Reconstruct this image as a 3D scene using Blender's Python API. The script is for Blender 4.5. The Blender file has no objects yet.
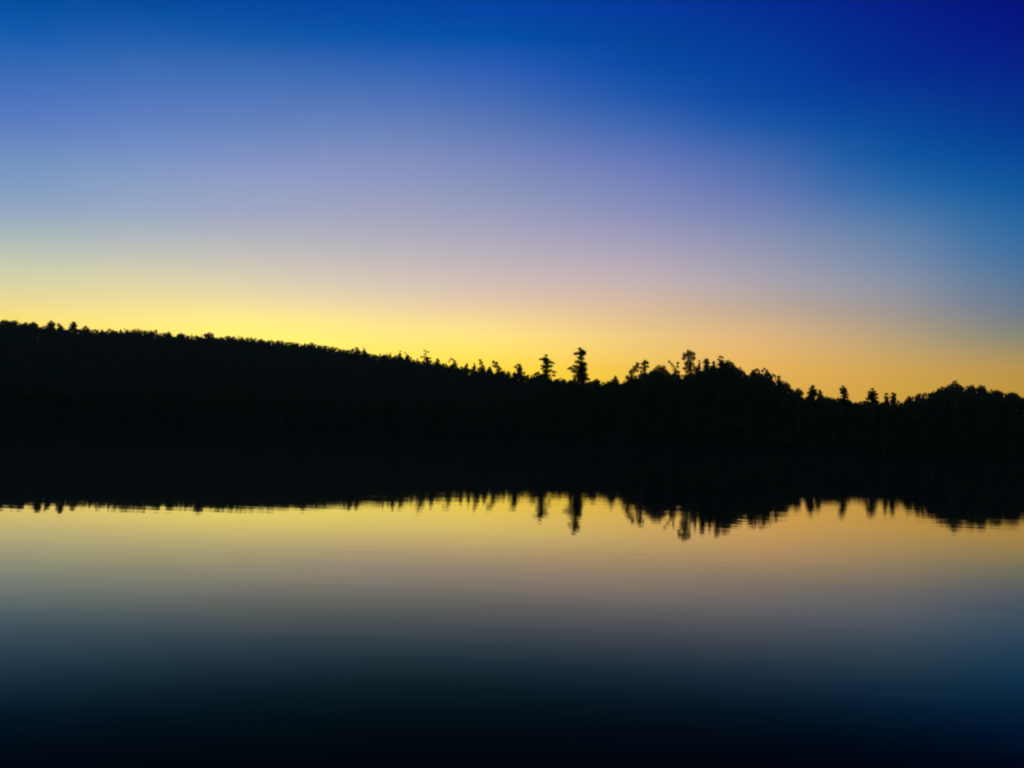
# A forested lake shore at dusk: dark wooded ridge, mirror-calm water, twilight sky.
# Units are metres; the viewer stands at the origin, eyes 2.2 m above the water, facing +Y.
import bpy, math, random
import numpy as np

S = bpy.context.scene
COL = S.collection
rng = np.random.default_rng(11)
rnd = random.Random(7)

# PROFILE: bearing (deg) -> tangent of the height of the wood's canopy line
# RIDGE / SHORE: bearing (deg) -> distance (m) of the canopy crest / of the far bank
# SKY: bearing -> (elevation deg, r, g, b) measured twilight radiance
# TREES: kind, label, x, y, crown clumps as (sideways offset, height, radius) triples
PROFILE = [(-49.67, 0.0626), (-42.03, 0.0803), (-35.94, 0.0913), (-32.98, 0.094), (-31.96, 0.0959), (-30.89, 0.093), (-29.8, 0.0927), (-28.14, 0.0939), (-27.01, 0.0958), (-24.97, 0.0997), (-23.75, 0.0969), (-22.83, 0.0954), (-20.97, 0.0987), (-19.69, 0.0987), (-18.4, 0.0992), (-17.08, 0.0985), (-15.75, 0.0977), (-14.39, 0.0957), (-13.02, 0.0954), (-11.98, 0.0928), (-10.23, 0.0897), (-8.32, 0.0896), (-7.39, 0.0855), (-5.6, 0.0833), (-4.52, 0.0817), (-2.71, 0.0774), (-0.9, 0.0756), (0.18, 0.0752), (1.27, 0.0734), (2.0, 0.0713), (3.45, 0.0679), (4.89, 0.0663), (6.32, 0.0659), (8.44, 0.0683), (9.14, 0.0705), (9.56, 0.0745), (9.9, 0.0815), (10.52, 0.083), (11.02, 0.0802), (11.44, 0.0766), (12.61, 0.0778), (13.49, 0.0837), (14.17, 0.0894), (14.77, 0.0921), (15.45, 0.0905), (15.99, 0.0845), (16.53, 0.0762), (16.8, 0.0769), (17.12, 0.0806), (17.85, 0.0815), (18.18, 0.0743), (18.65, 0.0649), (19.94, 0.0559), (21.83, 0.0531), (23.98, 0.0504), (26.05, 0.0501), (27.32, 0.0528), (27.99, 0.0597), (28.61, 0.0659), (29.16, 0.0693), (29.71, 0.0666), (30.78, 0.0657), (31.58, 0.0626), (32.2, 0.0595), (32.82, 0.0564), (37.45, 0.0552), (44.79, 0.0514), (51.23, 0.0454)]
RIDGE = [(-48.71, 930), (-32.59, 900), (-14.78, 850), (-7.89, 740), (-0.76, 590), (3.55, 440), (7.82, 375), (32.82, 362), (48.2, 380)]
SHORE = [(-48.71, 470), (-32.59, 430), (-14.78, 410), (-0.76, 385), (7.82, 345), (32.82, 338), (48.2, 350)]
SKY = [
 (-38, [(0.99, 1.2734, 0.6376, 0.0262), (2.28, 1.2734, 0.6689, 0.0382), (3.15, 1.2631, 0.7047, 0.0489), (4.14, 1.1934, 0.7792, 0.0758), (5.01, 1.0911, 0.7898, 0.146), (5.88, 0.9344, 0.7549, 0.2462), (6.75, 0.7901, 0.7062, 0.3356), (7.61, 0.6859, 0.6661, 0.4048), (8.76, 0.5616, 0.5947, 0.463), (9.9, 0.4318, 0.5126, 0.5017), (11.32, 0.2846, 0.395, 0.5378), (12.73, 0.196, 0.3231, 0.5361), (14.39, 0.15, 0.2831, 0.5333), (16.04, 0.0999, 0.1981, 0.5302), (17.66, 0.063, 0.162, 0.518), (19.26, 0.0273, 0.1329, 0.4649), (20.83, 0.0026, 0.107, 0.4369), (22.36, 0.0, 0.0823, 0.3737), (24.76, 0.0, 0.0497, 0.305)]),
 (-32, [(1.25, 1.2795, 0.7059, 0.0332), (2.59, 1.2796, 0.7453, 0.0469), (3.51, 1.2695, 0.7845, 0.0646), (4.55, 1.1962, 0.8346, 0.104), (5.47, 1.0983, 0.8248, 0.179), (6.39, 0.9505, 0.776, 0.2722), (7.3, 0.8105, 0.7185, 0.3488), (8.22, 0.7016, 0.6694, 0.4099), (9.43, 0.5668, 0.5886, 0.4683), (10.64, 0.4384, 0.5083, 0.5067), (12.15, 0.3046, 0.4027, 0.5456), (13.64, 0.2263, 0.3427, 0.5495), (15.41, 0.168, 0.2898, 0.5426), (17.17, 0.1109, 0.2146, 0.5356), (18.9, 0.0719, 0.1721, 0.5136), (20.6, 0.0351, 0.1422, 0.4606), (22.27, 0.0069, 0.1073, 0.4237), (23.91, 0.0, 0.079, 0.3605), (26.47, 0.0, 0.0471, 0.3046)]),
 (-26, [(1.61, 1.2882, 0.8112, 0.0449), (3.03, 1.2884, 0.8603, 0.0609), (4.01, 1.2783, 0.9026, 0.0904), (5.11, 1.2002, 0.9135, 0.1507), (6.08, 1.1083, 0.873, 0.2287), (7.05, 0.9714, 0.8037, 0.3086), (8.02, 0.8363, 0.7334, 0.3673), (8.99, 0.7211, 0.6721, 0.418), (10.27, 0.5735, 0.5799, 0.4758), (11.55, 0.4473, 0.5019, 0.5129), (13.13, 0.33, 0.4103, 0.5548), (14.7, 0.2642, 0.3638, 0.5638), (16.57, 0.1902, 0.2963, 0.5529), (18.4, 0.1234, 0.232, 0.5382), (20.21, 0.0808, 0.1818, 0.5073), (21.98, 0.0427, 0.1502, 0.4551), (23.72, 0.0113, 0.1061, 0.41), (25.42, 0.0, 0.0751, 0.3517), (28.05, 0.0, 0.0447, 0.3063)]),
 (-20, [(1.95, 1.3126, 0.8589, 0.0465), (3.44, 1.3128, 0.9225, 0.0654), (4.45, 1.2942, 0.9741, 0.0998), (5.6, 1.2272, 0.9899, 0.1797), (6.62, 1.1308, 0.9278, 0.241), (7.63, 0.9781, 0.8206, 0.3285), (8.64, 0.8338, 0.7203, 0.4046), (9.64, 0.7205, 0.6457, 0.4546), (10.98, 0.5835, 0.5549, 0.4935), (12.31, 0.4669, 0.4831, 0.5192), (13.96, 0.3573, 0.3977, 0.56), (15.59, 0.2914, 0.3566, 0.5607), (17.52, 0.2125, 0.2931, 0.5592), (19.42, 0.1315, 0.2348, 0.5184), (21.29, 0.0803, 0.1816, 0.4934), (23.12, 0.0401, 0.1454, 0.4458), (24.91, 0.0057, 0.0985, 0.3977), (26.65, 0.0, 0.069, 0.3604), (29.36, 0.0, 0.0426, 0.3137)]),
 (-14, [(2.27, 1.2707, 0.8503, 0.0409), (3.8, 1.2696, 0.9187, 0.0602), (4.85, 1.2477, 0.9635, 0.1081), (6.03, 1.1838, 0.958, 0.2059), (7.08, 1.0983, 0.8827, 0.2683), (8.12, 0.9494, 0.7711, 0.3605), (9.16, 0.8057, 0.6741, 0.4387), (10.19, 0.6971, 0.6057, 0.4817), (11.56, 0.5709, 0.5255, 0.5043), (12.93, 0.4639, 0.4592, 0.5182), (14.62, 0.3627, 0.3877, 0.5427), (16.29, 0.3016, 0.3463, 0.5471), (18.26, 0.2248, 0.2873, 0.5474), (20.2, 0.1411, 0.2336, 0.5062), (22.11, 0.0825, 0.1801, 0.4819), (23.97, 0.0374, 0.1357, 0.448), (25.79, 0.0029, 0.0926, 0.3964), (27.56, 0.0, 0.0652, 0.368), (30.29, 0.0, 0.0375, 0.3157)]),
 (-8, [(2.57, 1.1993, 0.8072, 0.033), (4.13, 1.1989, 0.8692, 0.0514), (5.2, 1.1787, 0.9004, 0.1153), (6.41, 1.1177, 0.8781, 0.2233), (7.48, 1.0417, 0.7972, 0.2962), (8.54, 0.9025, 0.6964, 0.385), (9.6, 0.765, 0.6155, 0.4558), (10.65, 0.6627, 0.5602, 0.4922), (12.05, 0.5454, 0.4928, 0.5065), (13.44, 0.4467, 0.432, 0.5138), (15.15, 0.3522, 0.3733, 0.5225), (16.85, 0.2886, 0.3286, 0.5261), (18.85, 0.2171, 0.2723, 0.5259), (20.82, 0.1359, 0.2198, 0.4889), (22.74, 0.0757, 0.1683, 0.468), (24.62, 0.0318, 0.1221, 0.453), (26.46, 0.0012, 0.086, 0.3971), (28.24, 0.0, 0.0615, 0.3727), (31.0, 0.0, 0.0321, 0.3107)]),
 (-2, [(2.83, 1.1687, 0.7597, 0.0262), (4.41, 1.1689, 0.8041, 0.0443), (5.49, 1.1484, 0.8293, 0.1171), (6.71, 1.0977, 0.835, 0.2199), (7.78, 1.0049, 0.7463, 0.2967), (8.85, 0.858, 0.6416, 0.3739), (9.92, 0.7244, 0.5635, 0.4422), (10.98, 0.6286, 0.5154, 0.482), (12.39, 0.5176, 0.4575, 0.4992), (13.79, 0.4243, 0.403, 0.5096), (15.52, 0.3316, 0.3491, 0.5143), (17.23, 0.2507, 0.3012, 0.5006), (19.25, 0.1853, 0.2452, 0.5009), (21.23, 0.1087, 0.1906, 0.4607), (23.16, 0.056, 0.1436, 0.4495), (25.06, 0.0226, 0.1056, 0.4543), (26.9, 0.0001, 0.0779, 0.3943), (28.69, 0.0, 0.0571, 0.3724), (31.46, 0.0, 0.027, 0.2981)]),
 (4, [(3.07, 1.0797, 0.6833, 0.033), (4.64, 1.0741, 0.7, 0.0572), (5.72, 1.0603, 0.7146, 0.1327), (6.93, 1.0112, 0.7315, 0.2182), (8.0, 0.9113, 0.6507, 0.2899), (9.07, 0.7962, 0.5745, 0.3579), (10.13, 0.6817, 0.5181, 0.4252), (11.19, 0.5894, 0.4779, 0.4731), (12.59, 0.4855, 0.4227, 0.4953), (13.98, 0.393, 0.3701, 0.5055), (15.7, 0.2947, 0.3129, 0.5062), (17.4, 0.221, 0.2693, 0.4979), (19.4, 0.1536, 0.2115, 0.4936), (21.37, 0.0766, 0.1612, 0.4493), (23.3, 0.0283, 0.1144, 0.4238), (25.17, 0.0075, 0.0835, 0.4129), (27.01, 0.0, 0.0647, 0.3628), (28.79, 0.0, 0.0482, 0.3581), (31.53, 0.0, 0.0206, 0.2799)]),
 (9, [(3.25, 0.9848, 0.6063, 0.0478), (4.81, 0.9752, 0.6056, 0.0798), (5.88, 0.966, 0.6119, 0.1498), (7.08, 0.9139, 0.6262, 0.217), (8.15, 0.8119, 0.561, 0.2804), (9.2, 0.7242, 0.5137, 0.3423), (10.26, 0.6295, 0.4793, 0.4095), (11.31, 0.542, 0.4459, 0.4637), (12.7, 0.4454, 0.3919, 0.4877), (14.08, 0.3545, 0.3406, 0.4963), (15.79, 0.2547, 0.2796, 0.4963), (17.47, 0.191, 0.2394, 0.4958), (19.46, 0.1221, 0.1825, 0.4833), (21.41, 0.0489, 0.1362, 0.4378), (23.32, 0.0119, 0.0909, 0.3996), (25.19, 0.0015, 0.067, 0.373), (27.0, 0.0, 0.0532, 0.3347), (28.77, 0.0, 0.0398, 0.3389), (31.49, 0.0, 0.0151, 0.2578)]),
 (14, [(3.39, 0.9203, 0.5217, 0.0629), (4.92, 0.9193, 0.5361, 0.0957), (5.96, 0.9011, 0.5386, 0.1506), (7.14, 0.844, 0.5364, 0.2136), (8.18, 0.7297, 0.4945, 0.2693), (9.22, 0.6119, 0.4496, 0.3243), (10.25, 0.529, 0.4271, 0.3936), (11.28, 0.4579, 0.4005, 0.4459), (12.65, 0.3748, 0.355, 0.4609), (14.0, 0.2936, 0.3084, 0.4696), (15.68, 0.2106, 0.2489, 0.4779), (17.33, 0.1464, 0.204, 0.4686), (19.29, 0.0834, 0.1565, 0.4432), (21.21, 0.0216, 0.1093, 0.4056), (23.08, 0.0039, 0.0705, 0.375), (24.92, 0.0002, 0.0573, 0.3515), (26.71, 0.0, 0.0435, 0.3227), (28.46, 0.0, 0.0316, 0.3134), (31.15, 0.0, 0.0096, 0.2236)]),
 (18, [(3.49, 0.8693, 0.4663, 0.0704), (5.0, 0.8683, 0.489, 0.1023), (6.03, 0.8344, 0.4886, 0.1469), (7.19, 0.767, 0.4738, 0.2094), (8.21, 0.6493, 0.445, 0.2613), (9.23, 0.5177, 0.401, 0.3133), (10.24, 0.444, 0.3844, 0.3809), (11.25, 0.3848, 0.3624, 0.429), (12.59, 0.3106, 0.3233, 0.4391), (13.93, 0.2396, 0.2821, 0.4449), (15.57, 0.1667, 0.2257, 0.4578), (17.2, 0.1031, 0.1777, 0.4418), (19.13, 0.0503, 0.1358, 0.4088), (21.01, 0.0092, 0.0909, 0.3779), (22.86, 0.0013, 0.058, 0.3529), (24.67, 0.0, 0.0478, 0.3339), (26.44, 0.0, 0.0354, 0.3115), (28.16, 0.0, 0.0251, 0.2926), (30.82, 0.0, 0.0065, 0.2018)]),
 (22, [(3.57, 0.7991, 0.4364, 0.0644), (5.03, 0.7756, 0.4421, 0.0985), (6.03, 0.7163, 0.4369, 0.143), (7.16, 0.6316, 0.4176, 0.2026), (8.16, 0.5294, 0.3893, 0.2562), (9.15, 0.4264, 0.3554, 0.3115), (10.14, 0.3656, 0.3432, 0.3683), (11.12, 0.3128, 0.3246, 0.4105), (12.43, 0.2418, 0.2885, 0.4257), (13.72, 0.1832, 0.2554, 0.4184), (15.33, 0.1081, 0.203, 0.4282), (16.92, 0.0501, 0.1542, 0.4114), (18.8, 0.0154, 0.1116, 0.3763), (20.65, 0.0034, 0.0764, 0.3505), (22.46, 0.0006, 0.0491, 0.3241), (24.23, 0.0, 0.0329, 0.3085), (25.97, 0.0, 0.0255, 0.2927), (27.66, 0.0, 0.0181, 0.2718), (30.27, 0.0, 0.0047, 0.19)]),
 (26, [(3.64, 0.7263, 0.4105, 0.054), (5.07, 0.6815, 0.3993, 0.0904), (6.04, 0.5968, 0.3884, 0.1381), (7.13, 0.4915, 0.3644, 0.1956), (8.1, 0.407, 0.3332, 0.2509), (9.06, 0.3336, 0.3082, 0.3087), (10.02, 0.2839, 0.2982, 0.3527), (10.98, 0.2367, 0.2828, 0.3879), (12.25, 0.1723, 0.2503, 0.409), (13.52, 0.1256, 0.2247, 0.3954), (15.08, 0.0613, 0.1788, 0.3986), (16.63, 0.019, 0.1327, 0.3834), (18.46, 0.0026, 0.0913, 0.3491), (20.26, 0.0007, 0.0633, 0.3252), (22.03, 0.0006, 0.0413, 0.298), (23.77, 0.0, 0.0223, 0.2849), (25.46, 0.0, 0.0177, 0.272), (27.12, 0.0, 0.0123, 0.2514), (29.69, 0.0, 0.0035, 0.1793)]),
 (30, [(3.68, 0.6402, 0.3622, 0.0434), (5.05, 0.5898, 0.3513, 0.081), (5.99, 0.4787, 0.3323, 0.1311), (7.05, 0.3431, 0.2961, 0.1888), (7.98, 0.2731, 0.2639, 0.2406), (8.91, 0.2156, 0.2421, 0.293), (9.83, 0.1752, 0.2321, 0.3244), (10.75, 0.1374, 0.2214, 0.3507), (11.98, 0.0917, 0.1976, 0.3733), (13.2, 0.0581, 0.1777, 0.378), (14.71, 0.0279, 0.1447, 0.3699), (16.21, 0.0069, 0.1085, 0.3583), (17.98, 0.0009, 0.0755, 0.3282), (19.73, 0.0001, 0.048, 0.2998), (21.44, 0.0002, 0.0317, 0.2764), (23.13, 0.0, 0.0183, 0.2641), (24.78, 0.0, 0.012, 0.247), (26.4, 0.0, 0.0075, 0.2276), (28.91, 0.0, 0.0026, 0.1637)]),
 (34, [(3.73, 0.5602, 0.3163, 0.034), (5.04, 0.5071, 0.3072, 0.0721), (5.94, 0.3763, 0.2814, 0.1242), (6.96, 0.2242, 0.2355, 0.1824), (7.85, 0.1683, 0.2034, 0.2302), (8.75, 0.1248, 0.184, 0.2766), (9.64, 0.0941, 0.1741, 0.2966), (10.53, 0.0665, 0.1673, 0.3147), (11.71, 0.0381, 0.1511, 0.3382), (12.88, 0.0179, 0.136, 0.3622), (14.34, 0.0088, 0.1141, 0.3429), (15.78, 0.0011, 0.0871, 0.3348), (17.5, 0.0, 0.0619, 0.309), (19.18, 0.0, 0.035, 0.2759), (20.85, 0.0, 0.0236, 0.2566), (22.48, 0.0, 0.0151, 0.2446), (24.09, 0.0, 0.0077, 0.2232), (25.66, 0.0, 0.0041, 0.2051), (28.11, 0.0, 0.0017, 0.1488)]),
 (38, [(3.73, 0.5602, 0.3163, 0.034), (5.04, 0.5071, 0.3072, 0.0721), (5.94, 0.3763, 0.2814, 0.1242), (6.96, 0.2242, 0.2355, 0.1824), (7.85, 0.1683, 0.2034, 0.2302), (8.75, 0.1248, 0.184, 0.2766), (9.64, 0.0941, 0.1741, 0.2966), (10.53, 0.0665, 0.1673, 0.3147), (11.71, 0.0381, 0.1511, 0.3382), (12.88, 0.0179, 0.136, 0.3622), (14.34, 0.0088, 0.1141, 0.3429), (15.78, 0.0011, 0.0871, 0.3348), (17.5, 0.0, 0.0619, 0.309), (19.18, 0.0, 0.035, 0.2759), (20.85, 0.0, 0.0236, 0.2566), (22.48, 0.0, 0.0151, 0.2446), (24.09, 0.0, 0.0077, 0.2232), (25.66, 0.0, 0.0041, 0.2051), (28.1, 0.0, 0.0017, 0.1488)]),
]
TREES = [
 ('leafy_tree', 'low rounded treetop at the far left end of the long ridge', -478.7, 754.5, [-4.58, 87.73, 2.23, -1.72, 87.29, 2.04, 1.73, 87.67, 2.61, -6.89, 87.11, 1.85]),
 ('leafy_tree', 'small dome-topped tree on the left ridge, just left of the paired bumps', -461.1, 759.6, [-0.07, 87.78, 2.25, -2.42, 86.78, 1.5, 2.4, 86.91, 1.69]),
 ('leafy_tree', 'round tuft of a tree on the left ridge, beside the pointed tree', -448.7, 768.2, [-0.38, 91.15, 1.7, -1.41, 89.33, 2.08, 1.39, 89.24, 2.09]),
 ('leafy_tree', 'small tree between the round tuft and the pointed tree on the left ridge', -440.3, 768.0, [-1.11, 88.52, 1.89, 0.98, 86.83, 1.71]),
 ('conifer_tree', 'narrow pointed tree rising highest above the left ridge', -428.5, 770.9, [-0.16, 91.8, 1.52, -1.33, 89.38, 2.28, 0.71, 88.82, 2.28, -0.83, 86.75, 2.66]),
 ('leafy_tree', 'low rounded tree just right of the pointed tree on the left ridge', -420.7, 778.0, [-0.1, 88.47, 1.73, 1.69, 87.1, 1.73, -1.68, 86.77, 1.53]),
 ('leafy_tree', 'small bump of a tree on the ridge where its flat left top begins to fall', -350.4, 804.5, [0.15, 89.29, 1.59, -1.58, 87.75, 1.98, 1.54, 87.42, 1.59]),
 ('leafy_tree', 'small round tree on the falling ridge, right of another small bump', -338.3, 805.7, [-0.32, 87.89, 2.18, -2.1, 86.94, 1.98, 2.1, 87.3, 1.99]),
 ('leafy_tree', 'broad low treetop on the smooth even part of the left ridge', -312.0, 810.6, [0.39, 90.36, 2.4, 3.24, 89.78, 1.8, -3.25, 88.85, 1.8]),
 ('leafy_tree', 'wide low treetop midway down the smooth slope of the left ridge', -206.0, 809.9, [-0.05, 83.91, 2.0, 2.9, 83.1, 1.8, -2.89, 82.72, 1.6]),
 ('leafy_tree', 'rounded treetop at the lower end of the smooth ridge, beside a thin forked tree', -154.1, 776.2, [0.84, 77.89, 1.91, -2.84, 76.33, 1.91, 2.81, 76.09, 1.72]),
 ('conifer_tree', 'thin forked little tree at the lower end of the smooth ridge, beside a rounded treetop', -143.3, 764.8, [-0.8, 77.49, 0.75, 0.03, 75.72, 1.06, -1.38, 74.42, 1.36, 1.33, 73.52, 1.21]),
 ('leafy_tree', 'thin sparse sapling, left of two small ones on the descending ridge', -103.9, 729.3, [0.0, 72.49, 0.72, -0.73, 69.99, 1.01, 0.71, 69.64, 0.86]),
 ('leafy_tree', 'low leaning sapling, right of two small ones on the descending ridge', -95.6, 719.3, [-2.54, 70.53, 0.71, -0.76, 68.63, 0.85, 0.7, 67.57, 0.99]),
 ('conifer_tree', 'flat topped ragged pine spreading sideways, tallest on the descending ridge', -74.4, 692.8, [-3.55, 70.87, 0.82, -1.45, 69.61, 0.82, 0.33, 69.29, 0.68, -2.71, 67.48, 0.96, -3.28, 65.12, 1.09, -5.29, 64.61, 0.82, -0.24, 64.18, 1.23, 1.92, 64.29, 0.96, -1.81, 62.73, 1.64, -6.0, 65.26, 0.55]),
 ('leafy_tree', 'short dense tree close to the right of the flat topped ragged pine', -64.9, 687.5, [-0.58, 62.69, 1.22, 0.83, 61.4, 1.22, -0.88, 60.23, 1.62]),
 ('leafy_tree', 'arching open tree bowed over to the right with sky showing through its loop', -47.8, 661.1, [-3.51, 61.74, 0.78, -4.75, 60.5, 0.65, -1.9, 60.64, 0.91, -0.53, 59.26, 1.17, -1.37, 57.66, 1.17, 0.59, 57.36, 1.04, -5.32, 58.78, 0.52, -0.65, 55.99, 1.3]),
 ('leafy_tree', 'tiny tree at the foot of the arching open tree, on its right', -37.3, 644.2, [-0.07, 56.04, 1.01, 0.0, 54.51, 1.27]),
 ('leafy_tree', 'tiny thin tree just left of a taller tufted one on the descending ridge', -30.8, 633.3, [-0.08, 55.87, 0.62, 0.0, 54.12, 0.75]),
 ('leafy_tree', 'tufted slender tree between the tiny thin tree and the leaning bushy one', -23.1, 612.6, [-2.27, 56.71, 1.21, -0.77, 55.32, 0.97, -1.94, 54.42, 1.33, -0.06, 52.93, 1.09, -1.2, 51.43, 1.45, 1.19, 51.78, 0.72]),
 ('leafy_tree', 'very small tree in the gap between the tufted slender tree and the leaning bushy tree', -17.5, 603.8, [0.07, 50.99, 0.95, -0.12, 49.79, 1.07]),
 ('leafy_tree', 'bushy tree leaning left with a full crown, left of the small conical tree', -9.8, 593.0, [-4.62, 54.33, 1.28, -2.24, 53.25, 1.4, -3.33, 51.45, 1.52, -0.97, 50.96, 1.4, 0.84, 49.51, 1.05, -5.09, 51.61, 0.7, -0.87, 48.62, 1.63]),
 ('conifer_tree', 'small conical tree standing alone left of the two tall shaggy conifers', 5.2, 545.0, [-1.64, 48.97, 1.07, -0.5, 47.29, 1.4, -3.17, 46.96, 1.07, 1.15, 46.28, 0.86, -1.18, 45.43, 1.5]),
 ('conifer_tree', 'second tallest shaggy conifer, left of the tallest, with drooping boughs', 19.9, 482.9, [0.28, 50.26, 0.86, -0.49, 48.13, 1.71, -2.94, 47.46, 0.86, -3.88, 47.24, 0.38, 1.63, 47.44, 1.14, 0.55, 45.68, 1.71, 3.6, 45.6, 1.14, 5.22, 45.37, 0.57, -1.56, 43.69, 1.14, 0.65, 43.1, 1.9, 3.2, 43.49, 1.24, -2.15, 41.57, 0.76, 0.75, 40.53, 1.9, 3.29, 41.01, 0.95, 5.23, 40.13, 1.05, 6.66, 39.8, 0.48, -0.4, 38.29, 1.33, 1.99, 37.91, 1.33, -4.69, 38.42, 1.33, -2.94, 37.53, 1.33, 5.3, 38.03, 0.95, -6.09, 37.79, 0.76]),
 ('conifer_tree', 'tallest shaggy conifer on the skyline with a long bough reaching left', 36.8, 418.3, [-1.83, 47.46, 0.99, -0.94, 45.41, 1.81, -3.64, 45.16, 1.24, 0.69, 45.88, 0.99, -1.5, 42.74, 1.4, -2.42, 40.81, 1.65, 0.49, 39.83, 1.65, -3.97, 38.27, 1.48, -6.42, 37.53, 1.07, -7.56, 37.16, 0.5, -1.09, 37.95, 2.31, 1.4, 37.21, 1.24, -4.72, 36.01, 1.32, -1.42, 35.63, 2.47, 1.91, 34.33, 1.23, -3.39, 33.33, 1.48, -0.09, 33.03, 2.47, -3.73, 31.41, 1.15, 1.6, 31.6, 1.65, 3.48, 31.66, 0.74]),
 ('leafy_tree', 'low round tree at the right foot of the tallest shaggy conifer', 41.7, 391.5, [-0.06, 29.41, 0.92, -1.03, 28.84, 0.92, 1.03, 28.91, 0.77]),
 ('leafy_tree', 'small pointed tree in the lowest bright gap right of the tallest conifer', 48.9, 377.2, [0.12, 30.42, 0.67, -0.21, 29.29, 0.89, -0.92, 28.53, 1.04, 0.91, 28.81, 0.67]),
 ('leafy_tree', 'airy thin stemmed tree leaning left, left of a leaning pair beside the round dome tree', 55.9, 370.1, [2.2, 36.34, 0.87, 1.17, 34.85, 1.02, 0.14, 33.21, 1.24, -0.93, 32.59, 0.73, 2.61, 34.89, 0.73, 2.15, 33.27, 0.73, -0.53, 31.51, 0.58, -1.78, 30.01, 1.31, 0.1, 29.85, 1.17, 1.67, 30.11, 0.58]),
 ('leafy_tree', 'taller thin stemmed tree of the leaning pair, touching the round dome tree', 60.5, 366.8, [0.65, 37.43, 1.01, 1.74, 36.81, 0.72, -0.18, 36.54, 0.87, -1.05, 34.7, 0.72, 0.37, 35.1, 1.01, 2.0, 35.15, 0.58, 0.42, 33.44, 0.87, -0.99, 32.89, 0.58, -0.24, 31.46, 0.72, 1.18, 31.86, 0.58]),
 ('leafy_tree', 'broad round dome shaped tree between the leaning pair and the V shaped tree', 66.0, 361.0, [0.62, 33.78, 1.42, 2.36, 33.97, 1.28, -1.12, 33.16, 1.14, 3.78, 33.01, 0.99, -2.49, 32.13, 1.0, -3.51, 31.17, 0.85, 1.02, 32.01, 1.78, -1.05, 30.88, 1.56, 3.13, 31.35, 1.42, 4.53, 31.03, 0.71]),
 ('leafy_tree', 'thin V shaped tree with two bare forking limbs, left of the tall round topped tree', 74.9, 362.5, [-3.42, 37.61, 0.57, -2.34, 36.49, 0.43, -1.47, 35.5, 0.43, -0.74, 34.37, 0.64, 0.45, 36.91, 0.57, 0.36, 35.33, 0.57, -0.15, 33.17, 0.86, 0.91, 32.83, 0.64, -0.82, 32.07, 0.71]),
 ('leafy_tree', 'tall tree with a big round top, tallest of the right hand wood', 80.0, 355.7, [-1.28, 41.43, 1.26, -2.97, 40.34, 1.05, 0.45, 40.61, 1.05, -1.23, 39.38, 1.4, -3.4, 38.64, 0.84, 0.99, 38.51, 0.91, -0.83, 37.42, 1.26, -2.18, 36.33, 0.98, 0.23, 36.03, 0.98, -1.11, 34.94, 1.26, 1.5, 34.65, 0.84, -2.81, 34.2, 0.84, -0.38, 33.34, 1.05, 1.67, 33.25, 0.84, -0.0, 31.8, 1.05, -1.6, 32.61, 0.84, -0.99, 30.37, 1.4, 1.04, 31.27, 1.19]),
 ('leafy_tree', 'very thin upright tree close to the right side of the tall round topped tree', 85.6, 365.5, [0.3, 38.68, 0.43, 0.47, 37.46, 0.5, 0.15, 36.22, 0.65, -0.18, 35.27, 0.58]),
 ('conifer_tree', 'square shouldered tree left of the great dark mound, beside the very thin upright tree', 89.1, 363.4, [-0.49, 39.2, 0.86, -0.95, 37.9, 1.0, 0.24, 37.77, 0.86, -0.56, 36.32, 1.15, 0.83, 36.2, 0.64, -0.87, 34.87, 1.15, 0.87, 34.77, 1.0]),
 ('leafy_tree', 'small tree filling the notch before the peak of the great dark mound', 90.7, 358.5, [-0.03, 37.4, 0.64, 0.14, 36.13, 0.85, -0.17, 34.71, 1.06]),
 ('conifer_tree', 'pointed tree forming the peak of the great dark mound', 93.4, 354.2, [-0.84, 39.93, 0.63, 0.05, 39.38, 0.56, -1.48, 38.51, 0.63, -0.25, 37.83, 0.98, -0.89, 36.42, 1.12, 0.46, 36.09, 0.98, -0.51, 34.32, 1.26]),
 ('leafy_tree', 'widest dense tree, the sloping right shoulder of the great dark mound', 100.1, 360.2, [-2.4, 37.68, 1.56, -0.88, 37.2, 1.14, -3.76, 37.01, 1.0, 0.04, 35.79, 0.85, 0.75, 34.74, 0.85, -1.65, 35.05, 1.78, -3.7, 34.66, 1.28, 1.45, 33.83, 0.71, 2.15, 32.99, 0.71, 0.1, 33.3, 1.42, -2.28, 32.54, 1.56]),
 ('conifer_tree', 'upright left half of the twin topped clump right of the great dark mound', 106.7, 353.0, [1.76, 34.39, 0.83, 2.64, 33.77, 0.56, 1.12, 33.05, 0.83, 0.48, 31.85, 0.83, 2.13, 32.37, 1.11, -0.5, 31.14, 0.83]),
 ('leafy_tree', 'open curved tree on the right half of the twin topped clump, sky in its loop', 114.4, 354.2, [-1.86, 35.16, 0.49, -2.71, 34.31, 0.63, -0.84, 34.33, 0.63, -0.16, 33.22, 0.7, 0.53, 32.04, 0.7, -1.15, 32.93, 0.7, -3.14, 32.68, 0.7, -1.78, 31.31, 1.54, 1.22, 30.87, 0.56]),
 ('leafy_tree', 'small slender tree just right of the twin topped clump', 118.1, 352.2, [0.12, 31.42, 0.76, 0.01, 30.16, 0.69, -0.5, 29.18, 0.69, 0.49, 28.99, 0.69]),
 ('leafy_tree', 'squat bushy tree right of the small slender tree on the way down', 120.4, 346.4, [-1.0, 28.15, 1.02, -0.02, 27.35, 0.95, -1.95, 27.31, 0.82, -0.64, 26.31, 1.36, 0.64, 26.33, 0.54]),
 ('leafy_tree', 'low round bush-like tree between the squat bushy tree and a steep conifer', 123.8, 343.5, [-0.01, 25.42, 0.95, -0.96, 24.79, 0.81, 0.95, 24.63, 0.88]),
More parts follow.
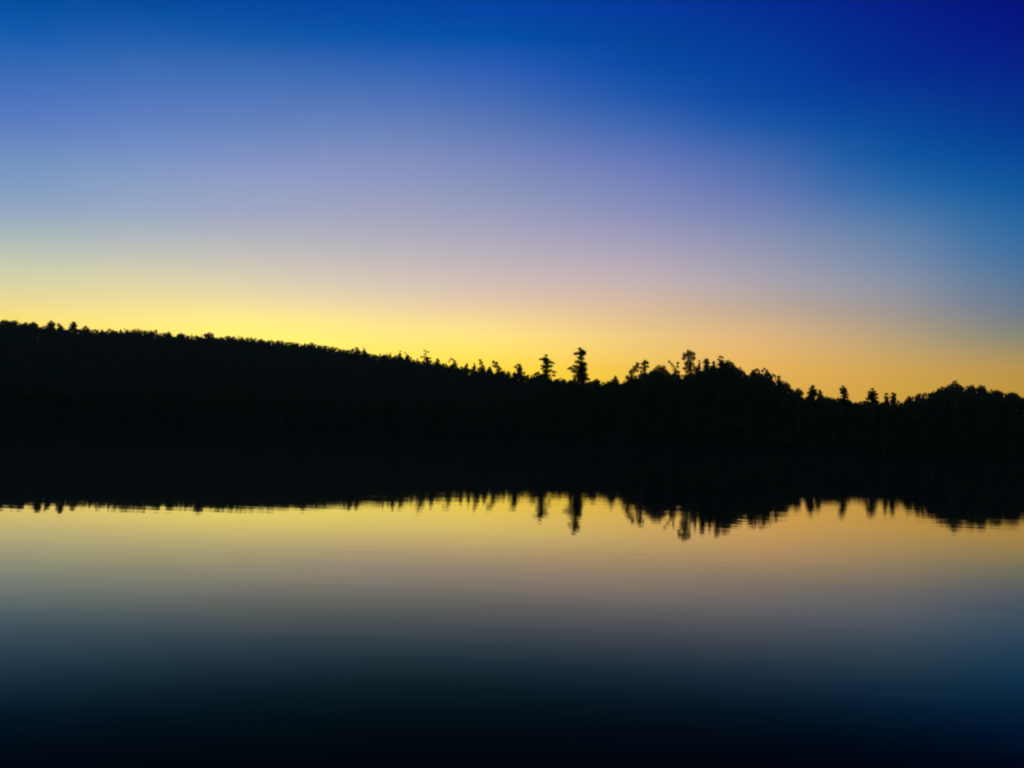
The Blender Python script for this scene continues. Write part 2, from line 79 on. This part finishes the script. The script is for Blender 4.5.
 ('conifer_tree', 'steep conifer with a little companion at its right, left of the lone slim conifer', 130.0, 343.3, [0.05, 27.35, 0.74, -0.75, 26.18, 0.81, 0.83, 26.01, 0.81, 0.08, 25.18, 1.22, -1.36, 24.61, 0.88, 1.36, 24.53, 0.67]),
 ('leafy_tree', 'little companion tree touching the steep conifer on its right', 132.1, 339.8, [-0.41, 25.35, 0.6, -0.02, 24.29, 0.74, -0.64, 23.74, 0.8, 0.62, 22.96, 0.6]),
 ('conifer_tree', 'lone slim conifer standing in the wide dip of the right hand skyline', 139.4, 332.3, [-0.84, 27.28, 0.52, -1.55, 26.15, 0.72, -0.34, 26.17, 0.78, -0.94, 25.31, 1.05, 0.28, 24.68, 0.59, -1.23, 24.32, 0.79, 0.89, 23.71, 0.52, -0.01, 23.56, 0.65, -0.91, 23.02, 0.65]),
 ('conifer_tree', 'broad triangular conifer left of two narrow twins on the right hand skyline', 149.4, 329.0, [-0.16, 26.27, 0.58, -0.92, 25.09, 0.71, 0.56, 25.24, 0.71, -0.32, 24.06, 1.17, 1.16, 23.96, 0.84, -1.31, 23.59, 0.65, -0.0, 22.64, 1.29, 1.76, 22.8, 0.52, -1.77, 22.28, 0.78]),
 ('conifer_tree', 'left one of two narrow twin conifers beside the broad triangular conifer', 156.9, 332.3, [-0.17, 24.66, 0.59, -0.46, 23.41, 0.65, 0.14, 23.09, 0.65, -0.15, 22.11, 0.78]),
 ('conifer_tree', 'right one of two narrow twin conifers beside the broad triangular conifer', 155.0, 321.9, [-0.6, 24.26, 0.57, 0.09, 23.83, 0.63, -0.7, 22.86, 0.76, 0.11, 22.24, 0.63, -0.57, 21.6, 0.89, 0.57, 21.43, 0.38]),
 ('leafy_tree', 'small rounded tree right of the narrow twin conifers, left of a slightly taller one', 159.2, 319.4, [0.55, 22.75, 0.63, 1.11, 22.14, 0.63, -0.01, 21.68, 0.75, 0.84, 21.38, 0.88, -0.84, 21.03, 0.5]),
 ('leafy_tree', 'small peaked tree just before the skyline climbs to the last hump', 166.0, 324.0, [-0.07, 24.18, 0.64, -0.63, 23.41, 0.57, 0.34, 23.1, 0.64, -0.34, 22.45, 0.89]),
 ('leafy_tree', 'lowest tree on the left flank of the last hump at right', 168.2, 317.4, [-0.01, 23.9, 0.75, 0.82, 24.53, 0.62, -0.55, 22.95, 0.75, 0.55, 22.97, 1.12]),
 ('leafy_tree', 'stepped tree midway up the left flank of the last hump at right', 171.6, 319.1, [1.09, 27.08, 0.63, -0.01, 26.13, 0.82, 1.37, 25.89, 0.88, -0.56, 25.05, 0.75, 0.55, 24.44, 1.38]),
 ('leafy_tree', 'round shoulder tree directly left of the peak of the last hump', 173.9, 316.6, [0.39, 27.47, 0.87, 1.22, 26.6, 1.12, -0.42, 26.46, 0.87, 0.41, 25.03, 1.37]),
 ('leafy_tree', 'topmost tree at the peak of the last hump at right', 176.2, 313.1, [-1.39, 29.2, 0.62, -2.04, 28.33, 0.74, -0.53, 28.22, 0.8, -1.49, 27.22, 1.24, 0.13, 27.23, 0.74, 0.93, 26.5, 0.74, -0.94, 25.55, 1.54]),
 ('leafy_tree', 'left one of two knobby trees on the right side of the last hump', 183.3, 318.5, [0.94, 27.96, 0.75, -0.25, 27.57, 0.63, 1.76, 27.4, 0.56, 0.68, 26.58, 1.13, -0.68, 26.31, 0.75]),
 ('leafy_tree', 'right one of two knobby trees on the right side of the last hump', 182.1, 306.6, [-1.05, 27.22, 0.73, -0.0, 26.98, 0.6, -1.83, 26.36, 0.73, -0.52, 25.89, 0.97, 0.52, 26.02, 0.48]),
 ('leafy_tree', 'wide low tree on the level stretch right of the knobby pair', 187.2, 306.5, [-0.0, 25.24, 0.97, 1.03, 24.89, 0.84, -1.03, 24.75, 0.73]),
 ('leafy_tree', 'low tree at the far right end of the skyline', 190.1, 300.9, [-0.13, 24.31, 0.83, 0.88, 24.02, 0.71, -0.88, 23.88, 0.59]),
]


# ------------------------------------------------------------------ helpers
def table(t, x):
    return np.interp(x, [p[0] for p in t], [p[1] for p in t])

def smooth(t):
    t = np.clip(t, 0, 1)
    return t * t * (3 - 2 * t)

def wob(x, y):
    return (np.sin(x * .031 + 1.3) * np.cos(y * .027 - .4) + .5 * np.sin(x * .083 - y * .061)) * .6

def ground(x, y):
    """Height of the land at x, y."""
    x = np.asarray(x, float); y = np.asarray(y, float)
    az = np.degrees(np.arctan2(x, y)); r = np.hypot(x, y)
    rs = table(SHORE, az) + 3 * np.sin(az * 2.1) + 1.5 * np.sin(az * 5.3 + 1)
    R = table(RIDGE, az)
    canopy = np.interp(R, [360, 450, 800], [19.0, 17.0, 13.0])
    crest = np.maximum(2.2 + table(PROFILE, az) * R - canopy, 1.5)
    t = (r - rs) / (R - rs)
    up = np.where(t > 0, crest * np.clip(t, 0, 1) ** 1.15, 0)
    bank = np.where(t > 0, .9 * smooth((r - rs) / 4), np.clip((r - rs) * .12, -3, 0))
    back = np.where(r > R, -(crest * .55) * smooth((r - R - 80) / 600), 0)
    return up + bank + back + wob(x, y) * smooth((r - rs) / 30) * .5

def new_mesh(name, verts, faces, mat, parent=None, smooth_shade=False):
    me = bpy.data.meshes.new(name)
    verts = np.asarray(verts, np.float32); faces = np.asarray(faces, np.int32)
    n, k = faces.shape
    me.vertices.add(len(verts)); me.vertices.foreach_set('co', verts.ravel())
    me.loops.add(n * k); me.loops.foreach_set('vertex_index', faces.ravel())
    me.polygons.add(n); me.polygons.foreach_set('loop_start', np.arange(n, dtype=np.int32) * k)
    if smooth_shade:
        me.polygons.foreach_set('use_smooth', np.ones(n, bool))
    me.update(calc_edges=True); me.validate()
    me.materials.append(mat)
    o = bpy.data.objects.new(name, me); COL.objects.link(o)
    if parent: o.parent = parent
    return o

def leaves(centres, sizes, r=rng):
    """One leafy spray (a small bent-up quad, any way round) per centre."""
    n = len(centres)
    a = r.normal(size=(n, 3)); a /= np.linalg.norm(a, axis=1)[:, None]
    b = np.cross(a, r.normal(size=(n, 3))); b /= np.linalg.norm(b, axis=1)[:, None]
    c = np.cross(a, b)
    s = np.asarray(sizes)[:, None]
    e = r.uniform(.45, 1.0, size=(n, 1))
    q = np.stack([centres - a * s * .5, centres + b * s * .5 * e + c * s * .12,
                  centres + a * s * .5, centres - b * s * .5 * e - c * s * .12], 1)
    return q.reshape(-1, 3), np.arange(n * 4).reshape(-1, 4)

def tube(pts, radii, sides=6):
    V = []; Fc = []
    pts = np.asarray(pts, float)
    for i, (p, r) in enumerate(zip(pts, radii)):
        d = pts[min(i + 1, len(pts) - 1)] - pts[max(i - 1, 0)]
        d /= np.linalg.norm(d) + 1e-9
        u = np.cross(d, (.31, .95, .02)); u /= np.linalg.norm(u); w = np.cross(d, u)
        for k in range(sides):
            t = 2 * math.pi * k / sides
            V.append(p + r * (u * math.cos(t) + w * math.sin(t)))
    for i in range(len(pts) - 1):
        for k in range(sides):
            Fc.append((i * sides + k, i * sides + (k + 1) % sides, (i + 1) * sides + (k + 1) % sides, (i + 1) * sides + k))
    return np.array(V), np.array(Fc)

def join(parts):
    V = []; Fc = []; n = 0
    for v, f in parts:
        V.append(v); Fc.append(f + n); n += len(v)
    return np.concatenate(V), np.concatenate(Fc)

# ------------------------------------------------------------------ materials
def material(name):
    m = bpy.data.materials.new(name); m.use_nodes = True
    nt = m.node_tree; nt.nodes.clear()
    out = nt.nodes.new('ShaderNodeOutputMaterial')
    return m, nt, out

def noise_mat(name, c1, c2, scale, rough=.85, detail=4):
    m, nt, out = material(name)
    p = nt.nodes.new('ShaderNodeBsdfPrincipled'); p.inputs['Roughness'].default_value = rough
    p.inputs['Specular IOR Level'].default_value = .15
    tc = nt.nodes.new('ShaderNodeTexCoord'); nz = nt.nodes.new('ShaderNodeTexNoise')
    nz.inputs['Scale'].default_value = scale; nz.inputs['Detail'].default_value = detail
    rp = nt.nodes.new('ShaderNodeValToRGB')
    rp.color_ramp.elements[0].position = .32; rp.color_ramp.elements[1].position = .68
    rp.color_ramp.elements[0].color = (*c1, 1); rp.color_ramp.elements[1].color = (*c2, 1)
    nt.links.new(tc.outputs['Object'], nz.inputs['Vector'])
    nt.links.new(nz.outputs['Fac'], rp.inputs['Fac']); nt.links.new(rp.outputs['Color'], p.inputs['Base Color'])
    nt.links.new(p.outputs[0], out.inputs['Surface'])
    return m

M_LEAF = noise_mat('broadleaf_foliage', (.026, .048, .014), (.055, .085, .026), .6)
M_NEEDLE = noise_mat('needle_foliage', (.018, .040, .018), (.036, .066, .028), .6)
M_WOOD = noise_mat('mixed_forest_foliage', (.034, .070, .030), (.070, .115, .045), .12, detail=6)
M_BARK = noise_mat('bark', (.05, .038, .028), (.10, .078, .058), 2.0)
M_SOIL = noise_mat('forest_floor', (.03, .026, .016), (.05, .052, .026), .05)

def water_material():
    m, nt, out = material('lake_water')
    N = nt.nodes.new; Lk = nt.links.new
    tc = N('ShaderNodeTexCoord')
    def noise(sx, sy, detail):
        mp = N('ShaderNodeMapping'); mp.inputs['Scale'].default_value = (sx, sy, 1)
        nz = N('ShaderNodeTexNoise'); nz.inputs['Scale'].default_value = 1; nz.inputs['Detail'].default_value = detail
        Lk(tc.outputs['Object'], mp.inputs['Vector']); Lk(mp.outputs[0], nz.inputs['Vector'])
        return nz.outputs['Fac']
    def math_(op, a, b=None):
        n = N('ShaderNodeMath'); n.operation = op
        for i, v in enumerate((a, b)):
            if v is None: continue
            if isinstance(v, (int, float)): n.inputs[i].default_value = v
            else: Lk(v, n.inputs[i])
        return n.outputs[0]
    swell = math_('MULTIPLY', noise(.05, .22, 2), 2.2)       # long slow undulation
    ripple = noise(.28, 2.2, 3)                               # fine wind ripple
    patch = N('ShaderNodeMapRange'); patch.inputs['From Min'].default_value = .40; patch.inputs['From Max'].default_value = .66
    patch.inputs['To Min'].default_value = .25; patch.inputs['To Max'].default_value = 1.3
    Lk(noise(.006, .03, 3), patch.inputs['Value'])
    lee = N('ShaderNodeMapRange')                             # sheltered and glassy under the far bank, breezier out here
    lee.inputs['From Min'].default_value = 15; lee.inputs['From Max'].default_value = 130
    lee.inputs['To Min'].default_value = 3.2; lee.inputs['To Max'].default_value = .4
    sep = N('ShaderNodeSeparateXYZ'); Lk(tc.outputs['Object'], sep.inputs[0]); Lk(sep.outputs['Y'], lee.inputs['Value'])
    h = math_('ADD', swell, math_('MULTIPLY', math_('MULTIPLY', ripple, patch.outputs[0]), lee.outputs[0]))
    bump = N('ShaderNodeBump'); bump.inputs['Strength'].default_value = 1; bump.inputs['Distance'].default_value = .001
    Lk(h, bump.inputs['Height'])
    gl = N('ShaderNodeBsdfAnisotropic'); gl.inputs['Roughness'].default_value = .015
    gl.inputs['Color'].default_value = (1, 1, 1, 1)
    Lk(bump.outputs[0], gl.inputs['Normal'])
    body = N('ShaderNodeBsdfDiffuse'); body.inputs['Color'].default_value = (.0008, .003, .004, 1)
    fr = N('ShaderNodeFresnel'); fr.inputs['IOR'].default_value = 1.333
    Lk(bump.outputs[0], fr.inputs['Normal'])
    rp = N('ShaderNodeValToRGB'); cr = rp.color_ramp
    key = np.array([(.03, .0002, .0018, .0018), (.06, .0005, .0034, .0032), (.10, .0013, .0062, .0043), (.15, .0075, .0235, .020), (.19, .039, .078, .077),
                    (.23, .110, .149, .138), (.27, .205, .232, .205), (.36, .41, .405, .375), (.43, .59, .57, .53), (.55, .78, .75, .72), (.8, .95, .95, .95)])
    xs = np.concatenate([np.linspace(.03, .30, 19), np.linspace(.33, .8, 9)])
    stops = [(x, *[float(np.exp(np.interp(x, key[:, 0], np.log(key[:, c])))) for c in (1, 2, 3)]) for x in xs]
    for q in range(2):                                        # ease the curve
        stops = [stops[0]] + [(b[0], *[(a[c] * d[c]) ** .25 * b[c] ** .5 for c in (1, 2, 3)]) for a, b, d in zip(stops, stops[1:], stops[2:])] + [stops[-1]]
    cr.elements[0].position = 0; cr.elements[0].color = (0, 0, 0, 1)
    cr.elements[1].position = 1; cr.elements[1].color = (1, 1, 1, 1)
    for p, *v in stops:
        e = cr.elements.new(p); e.color = (*v, 1)
    Lk(fr.outputs[0], rp.inputs['Fac'])
    mx = N('ShaderNodeAddShader')
    Lk(rp.outputs['Color'], gl.inputs['Color']); Lk(body.outputs[0], mx.inputs[0]); Lk(gl.outputs[0], mx.inputs[1])
    Lk(mx.outputs[0], out.inputs['Surface'])
    return m

# ------------------------------------------------------------------ land and water
def make_land():
    az = np.radians(np.linspace(-78, 78, 313))
    rr = np.concatenate([np.linspace(300, 480, 61), np.linspace(490, 1000, 64), np.linspace(1040, 2600, 24)])
    A, Rr = np.meshgrid(az, rr, indexing='ij')
    X = Rr * np.sin(A); Y = Rr * np.cos(A); Zz = ground(X, Y)
    na, nr = A.shape
    i = np.arange(na * nr).reshape(na, nr)
    f = np.stack([i[:-1, :-1], i[:-1, 1:], i[1:, 1:], i[1:, :-1]], -1).reshape(-1, 4)[:, ::-1]
    o = new_mesh('hillside', np.stack([X, Y, Zz], -1).reshape(-1, 3), f, M_SOIL, smooth_shade=True)
    o['kind'] = 'structure'
make_land()

w = new_mesh('lake_water', [(-4000, -3000, 0), (4000, -3000, 0), (4000, 3600, 0), (-4000, 3600, 0)], [(0, 1, 2, 3)], water_material())
w['kind'] = 'structure'

# ------------------------------------------------------------------ the wood: an unbroken dark mass
def forest():
    protos = []
    for k in range(20):
        fine = k >= 10
        g = np.random.default_rng(100 + k); pts = []; sz = []
        if k % 10 < 5:                                        # broadleaf: heaped clumps
            for j in range(11):
                t = j / 10; h = .32 + .62 * t
                wd = .30 * math.sin(math.pi * min(1, .25 + .75 * (1 - t) + .12)) + .06
                c = np.array([g.normal() * wd * .75, g.normal() * wd * .75, h])
                n = 34 if fine else 13
                d = g.normal(size=(n, 3)); d /= np.linalg.norm(d, axis=1)[:, None]
                pts.append(c + d * (g.uniform(.3, 1, (n, 1)) ** .6) * np.array([.13, .13, .10])); sz += [.062 if fine else .10] * n
        else:                                            # conifer: shrinking whorls of boughs
            for j in range(12):
                h = .16 + .80 * j / 11; rad = .24 * (1 - h) ** .8 + .03
                for q in range(10 if fine else 6):
                    t = g.uniform(0, 6.28); L = rad * g.uniform(.55, 1.1)
                    for s in ((.3, .55, .8, 1.0) if fine else (.55, 1.0)):
                        pts.append(np.array([[math.cos(t) * L * s, math.sin(t) * L * s, h - .05 * s + g.normal() * .01]])); sz.append(.055 if fine else .085)
        P = np.concatenate(pts); protos.append(leaves(P, np.array(sz) * g.uniform(.7, 1.3, len(sz)), g)[0])
    X = []; Y = []; Hh = []; K = []; Wd = []
    def add(x, y, h, conifer):
        X.append(x); Y.append(y); Hh.append(h); Wd.append(min(h, 13 if math.hypot(x, y) > 520 else 10.5) * rnd.uniform(.8, 1.2))
        K.append((rnd.randrange(5, 10) if conifer else rnd.randrange(5)) + (10 if math.hypot(x, y) < 470 else 0))
    azs = -50.0
    def cap(az, r, x, y):
        R = float(table(RIDGE, az))
        return 2.2 + float(table(PROFILE, az)) * r - float(ground(x, y)), R
    # the crest itself: a close row that makes the skyline
    az = -50.0
    while az < 50:
        R = float(table(RIDGE, az)); near = R < 520; step = rnd.uniform(2.4, 4.8) if not near else rnd.uniform(1.5, 2.8)
        for dr in ((-16, -8, 0, 5, 10, 16, 24) if near else (0, 8, 15, 22)):
            r = R - dr + rnd.uniform(-3, 3); a = math.radians(az + rnd.uniform(-.15, .15))
            x, y = r * math.sin(a), r * math.cos(a)
            h = cap(math.degrees(a), r, x, y)[0] + (.9 - rnd.uniform(0, 1.4) - abs(dr) * .03 if near else 2.4 * R / 900 - rnd.uniform(0, 2.6) * (R / 900) ** .6 - dr * .1)
            if h > 4: add(x, y, h, rnd.random() < (.45 if near else .25))
        az += math.degrees(step / R)
    az = -50.0                                                # young growth closing the crest between the trunks
    while az < 12:
        R = float(table(RIDGE, az)); a = math.radians(az); r = R + rnd.uniform(2, 24)
        add(r * math.sin(a), r * math.cos(a), rnd.uniform(4.5, 5.9), False); Wd[-1] = 11
        add((r - 3) * math.sin(a), (r - 3) * math.cos(a), rnd.uniform(8, 9.5), False); Wd[-1] = 13
        az += math.degrees(2.6 / R)
    # the slope down to the water
    r0 = 330.0
    while r0 < 960:
        sp = 5.2 if r0 < 460 else 7.0
        n = int(math.radians(100) * r0 / sp)
        for i in range(n):
            azd = -50 + 100 * (i + rnd.random()) / n; r = r0 + rnd.uniform(-.5, .5) * sp
            rs = float(table(SHORE, azd)) + 3 * math.sin(azd * 2.1) + 1.5 * math.sin(azd * 5.3 + 1)
            R = float(table(RIDGE, azd))
            if r < rs + 1.5 or r > R + (75 if R < 500 else 5): continue
            a = math.radians(azd); x, y = r * math.sin(a), r * math.cos(a)
            con = rnd.random() < .3
            hn = rnd.uniform(11, 19) if con else rnd.uniform(9, 16)
            if r < rs + 6: hn *= .55
            h = min(hn, cap(azd, r, x, y)[0] - abs(rnd.gauss(0, 1.0)) - 1.6 * R / 900)
            if h > 3: add(x, y, h, con)
        r0 += sp
    # understorey inside the nearer wood
    for i in range(3600):
        azd = rnd.uniform(-6, 50); rs = float(table(SHORE, azd)); R = float(table(RIDGE, azd))
        r = rnd.uniform(rs + 2, max(R + 70, rs + 40)); a = math.radians(azd)
        add(r * math.sin(a), r * math.cos(a), rnd.uniform(3, 5.9), False); Wd[-1] = Hh[-1] * 1.5
    # undergrowth leaning over the bank
    az = -50.0
    while az < 50:
        rs = float(table(SHORE, az)) + 3 * math.sin(az * 2.1) + 1.5 * math.sin(az * 5.3 + 1)
        a = math.radians(az); r = rs + rnd.uniform(.3, 2)
        add(r * math.sin(a), r * math.cos(a), rnd.uniform(2.5, 5.5), False); Wd[-1] = Hh[-1] * 1.8
        az += math.degrees(rnd.uniform(1.6, 2.8) / rs)
    X, Y, Hh, K, Wd = map(np.array, (X, Y, Hh, K, Wd))
    Zg = ground(X, Y); V = []
    for k in range(20):
        s = np.where(K == k)[0]
        if not len(s): continue
        P = protos[k]; t = rng.uniform(0, 6.28, len(s))
        c, sn = np.cos(t)[:, None], np.sin(t)[:, None]
        px = (P[None, :, 0] * c - P[None, :, 1] * sn) * Wd[s][:, None]
        py = (P[None, :, 0] * sn + P[None, :, 1] * c) * Wd[s][:, None]
        low = 0.0
        pz = P[None, :, 2] * Hh[s][:, None]
        bush = Hh[s] < 6
        pz = np.where(bush[:, None], (P[None, :, 2] - .3) * 1.45 * Hh[s][:, None], pz)
        V.append(np.stack([px + X[s][:, None], py + Y[s][:, None], pz + Zg[s][:, None]], -1).reshape(-1, 3))
    V = np.concatenate(V); f = np.arange(len(V)).reshape(-1, 4)
    o = new_mesh('forest', V, f, M_WOOD); o['kind'] = 'stuff'
    o['label'] = 'dark wood covering the ridge and the far bank of the lake'
    print('forest trees', len(X), 'faces', len(f))
forest()

# ------------------------------------------------------------------ trees that stand out on the skyline
def tree(kind, label, x, y, cl):
    zg = float(ground(x, y)) - .3; az = math.atan2(x, y); D = math.hypot(x, y)
    r = np.random.default_rng(int(abs(x * 13 + y * 7)) + 5)
    root = bpy.data.objects.new(kind, None); COL.objects.link(root)
    root.location = (x, y, zg); root.rotation_euler = (0, 0, -az); root.empty_display_size = 2
    root['label'] = label; root['category'] = 'tree'
    root['group'] = 'conifers standing out on the skyline' if kind == 'conifer_tree' else 'leafy trees standing out on the skyline'
    C = np.array(cl).reshape(-1, 3); top = C[:, 1].max() + C[:, 2].max() * .5 - zg
    leaf = .42 * (D / 360) ** .75
    wid = max(C[:, 0].max() - C[:, 0].min(), 1.5) * .5 + C[:, 2].mean()
    clumps = []
    for dx, z, rr in C:
        off = r.normal() * wid * .38 * (1 if abs(dx) < wid else .4)
        clumps.append((np.array([dx, off, z - zg]), rr))
        if kind == 'conifer_tree' and rr > leaf * 1.5:      # boughs behind and before the seen ones
            clumps.append((np.array([dx * .25, (1 if r.random() < .5 else -1) * abs(dx) * .9 + r.normal() * .3, z - zg - .3]), rr * .85))
    zlow = min(c[0][2] - c[1] for c in clumps)
    lowr = np.mean([c[1] for c in clumps]) * 1.25
    zz = zlow                                                # the rest of the crown, sunk in the wood
    while zz > top * .35:
        for q in range(3):
            t = r.uniform(0, 6.28)
            clumps.append((np.array([math.cos(t) * wid * .6, math.sin(t) * wid * .6, zz + r.normal() * .3]), lowr))
        zz -= lowr * 1.3
    P = []
    for c, rr in clumps:
        rr = rr * ((1.18 if kind == 'conifer_tree' else 1.32) if D < 520 else 1.15)
        n = int(16 + 17 * (rr / leaf) ** 2)
        d = r.normal(size=(n, 3)); d /= np.linalg.norm(d, axis=1)[:, None]
        rad = (r.uniform(0, 1, (n, 1)) ** .45) * rr * .95
        sq = np.array([1.22, 1.22, .74]) if kind == 'conifer_tree' else np.array([1.0, 1.0, .95])
        P.append(c + d * rad * sq)
    P = np.concatenate(P)
    v, f = leaves(P, r.uniform(.7, 1.35, len(P)) * leaf, r)
    new_mesh('crown', v, f, M_NEEDLE if kind == 'conifer_tree' else M_LEAF, root)
    tr = .012 * top + .08
    parts = [tube([(0, 0, 0), (r.normal() * .08, r.normal() * .08, top * .33), (r.normal() * .12, r.normal() * .12, top * .66), (float(C[C[:, 1].argmax(), 0]) * .8, 0, top * .96)],
                  [tr * 1.25, tr, tr * .62, tr * .16], 8)]
    for c, rr in clumps:                                     # limbs out to every clump
        z0 = max(top * .3, c[2] - np.hypot(c[0], c[1]) * (.25 if kind == 'conifer_tree' else .9) - .2)
        s = np.array([c[0] * .04, c[1] * .04, min(z0, top * .93)])
        mid = (s + c) / 2 + np.array([0, 0, .12 * np.linalg.norm(c - s)])
        b = max(.03, tr * .35 * (1 - .6 * s[2] / top))
        parts.append(tube([s, mid, c], [b, b * .7, b * .3], 4))
    v, f = join(parts)
    new_mesh('trunk', v, f, M_BARK, root)

for t in TREES:
    tree(*t)

# ------------------------------------------------------------------ twilight sky (world) and the last of the sun
def world():
    wd = bpy.data.worlds.new('World'); S.world = wd; wd.use_nodes = True
    nt = wd.node_tree; nt.nodes.clear(); N = nt.nodes.new; Lk = nt.links.new
    out = N('ShaderNodeOutputWorld'); bg = N('ShaderNodeBackground'); bg.inputs['Strength'].default_value = 1.035
    tc = N('ShaderNodeTexCoord'); sp = N('ShaderNodeSeparateXYZ'); Lk(tc.outputs['Generated'], sp.inputs[0])
    def m(op, a, b=None):
        n = N('ShaderNodeMath'); n.operation = op
        for i, v in enumerate((a, b)):
            if v is None: continue
            if isinstance(v, (int, float)): n.inputs[i].default_value = v
            else: Lk(v, n.inputs[i])
        return n.outputs[0]
    el = m('MULTIPLY', m('ARCSINE', sp.outputs['Z']), 180 / math.pi)
    az = m('MULTIPLY', m('ARCTAN2', sp.outputs['X'], sp.outputs['Y']), 180 / math.pi)
    fac = m('DIVIDE', el, 60.0)
    ZEN = (.0, .016, .10)
    def ramp(pts):
        rp = N('ShaderNodeValToRGB'); cr = rp.color_ramp; cr.interpolation = 'LINEAR'
        st = [(0.0, *pts[0][1:])] + [p for p in pts if p[0] > .5] + [(55.0, *ZEN)]
        st = [(e / 60, c) for e, *c in st]
        cr.elements[0].position = st[0][0]; cr.elements[0].color = (*st[0][1], 1)
        cr.elements[1].position = st[-1][0]; cr.elements[1].color = (*st[-1][1], 1)
        for p, c in st[1:-1]:
            e = cr.elements.new(p); e.color = (*c, 1)
        Lk(fac, rp.inputs['Fac']); return rp.outputs['Color']
    anti = [(2, .08, .10, .11), (8, .10, .12, .13), (16, .07, .11, .13), (28, .035, .08, .12)]
    d = dict(SKY)
    side = [(e, r * .35 + .01, g * .4 + .01, b * .6) for e, r, g, b in d[38]]
    cols = [(-180, anti), (-120, anti), (-85, side), (-60, d[18])] + SKY + [(58, side), (110, anti), (180, anti)]
    cur = ramp(cols[0][1])
    for (a0, _), (a1, p) in zip(cols, cols[1:]):
        if p is cols[0][1] and a1 in (-120, 180): continue
        mr = N('ShaderNodeMapRange'); mr.interpolation_type = 'LINEAR'
        mr.inputs['From Min'].default_value = a0; mr.inputs['From Max'].default_value = a1
        Lk(az, mr.inputs['Value'])
        mx = N('ShaderNodeMix'); mx.data_type = 'RGBA'
        Lk(mr.outputs[0], mx.inputs[0]); Lk(cur, mx.inputs[6]); Lk(ramp(p), mx.inputs[7]); cur = mx.outputs[2]
    # the physical sky, sun on the horizon, adds its small share of scattered light
    ns = N('ShaderNodeTexSky'); ns.sky_type = 'NISHITA'; ns.sun_disc = False
    ns.sun_elevation = math.radians(SUN_EL); ns.sun_rotation = math.radians(SUN_AZ)
    ad = N('ShaderNodeMix'); ad.data_type = 'RGBA'; ad.blend_type = 'ADD'; ad.inputs[0].default_value = NISHITA
    Lk(cur, ad.inputs[6]); Lk(ns.outputs[0], ad.inputs[7])
    Lk(ad.outputs[2], bg.inputs['Color']); Lk(bg.outputs[0], out.inputs['Surface'])

SUN_EL, SUN_AZ, NISHITA = .6, -16.0, .0006
world()
sl = bpy.data.lights.new('sun', 'SUN'); sl.energy = .12; sl.angle = math.radians(.5); sl.color = (1, .62, .30)
so = bpy.data.objects.new('sun', sl); COL.objects.link(so)
so.rotation_euler = (math.radians(90 - SUN_EL), 0, math.radians(180 - SUN_AZ))
so.location = (-200, 700, 300)

# ------------------------------------------------------------------ evening air
def haze():
    x0, x1, y0, y1, z0, z1 = -2600, 2600, -60, 2650, -5, 175
    V = [(x, y, z) for x in (x0, x1) for y in (y0, y1) for z in (z0, z1)]
    F = [(0, 1, 3, 2), (4, 6, 7, 5), (0, 4, 5, 1), (2, 3, 7, 6), (0, 2, 6, 4), (1, 5, 7, 3)]
    m, nt, out = material('evening_air')
    v = nt.nodes.new('ShaderNodeVolumePrincipled'); v.inputs['Color'].default_value = (.95, .94, .66, 1)
    v.inputs['Density'].default_value = HAZE; v.inputs['Anisotropy'].default_value = 0
    nt.links.new(v.outputs[0], out.inputs['Volume'])
    o = new_mesh('haze', V, F, m); o['kind'] = 'stuff'; o.display_type = 'WIRE'
HAZE = 7e-5
if HAZE: haze()

# ------------------------------------------------------------------ camera
from mathutils import Matrix
cam = bpy.data.cameras.new('camera'); cam.sensor_width = 36; cam.lens = 36 * 796 / 1024
cam.clip_start = .1; cam.clip_end = 20000
co = bpy.data.objects.new('camera', cam); COL.objects.link(co)
rl, pt = 0.040492, 0.061055                      # hand-held: tipped a little, looking slightly up
c, s, cp, spn = math.cos(rl), math.sin(rl), math.cos(pt), math.sin(pt)
co.matrix_world = Matrix(((c, -s, 0, 0), (-s * spn, -c * spn, -cp, 0), (s * cp, c * cp, -spn, 2.2), (0, 0, 0, 1)))
S.camera = co

S.view_settings.view_transform = 'Standard'; S.view_settings.look = 'None'
S.view_settings.exposure = 0; S.view_settings.gamma = 1; S.view_settings.use_curve_mapping = False
S.cycles.filter_width = 2.2
S.cycles.max_bounces = 6; S.cycles.diffuse_bounces = 2; S.cycles.glossy_bounces = 3
S.cycles.caustics_reflective = False; S.cycles.caustics_refractive = False
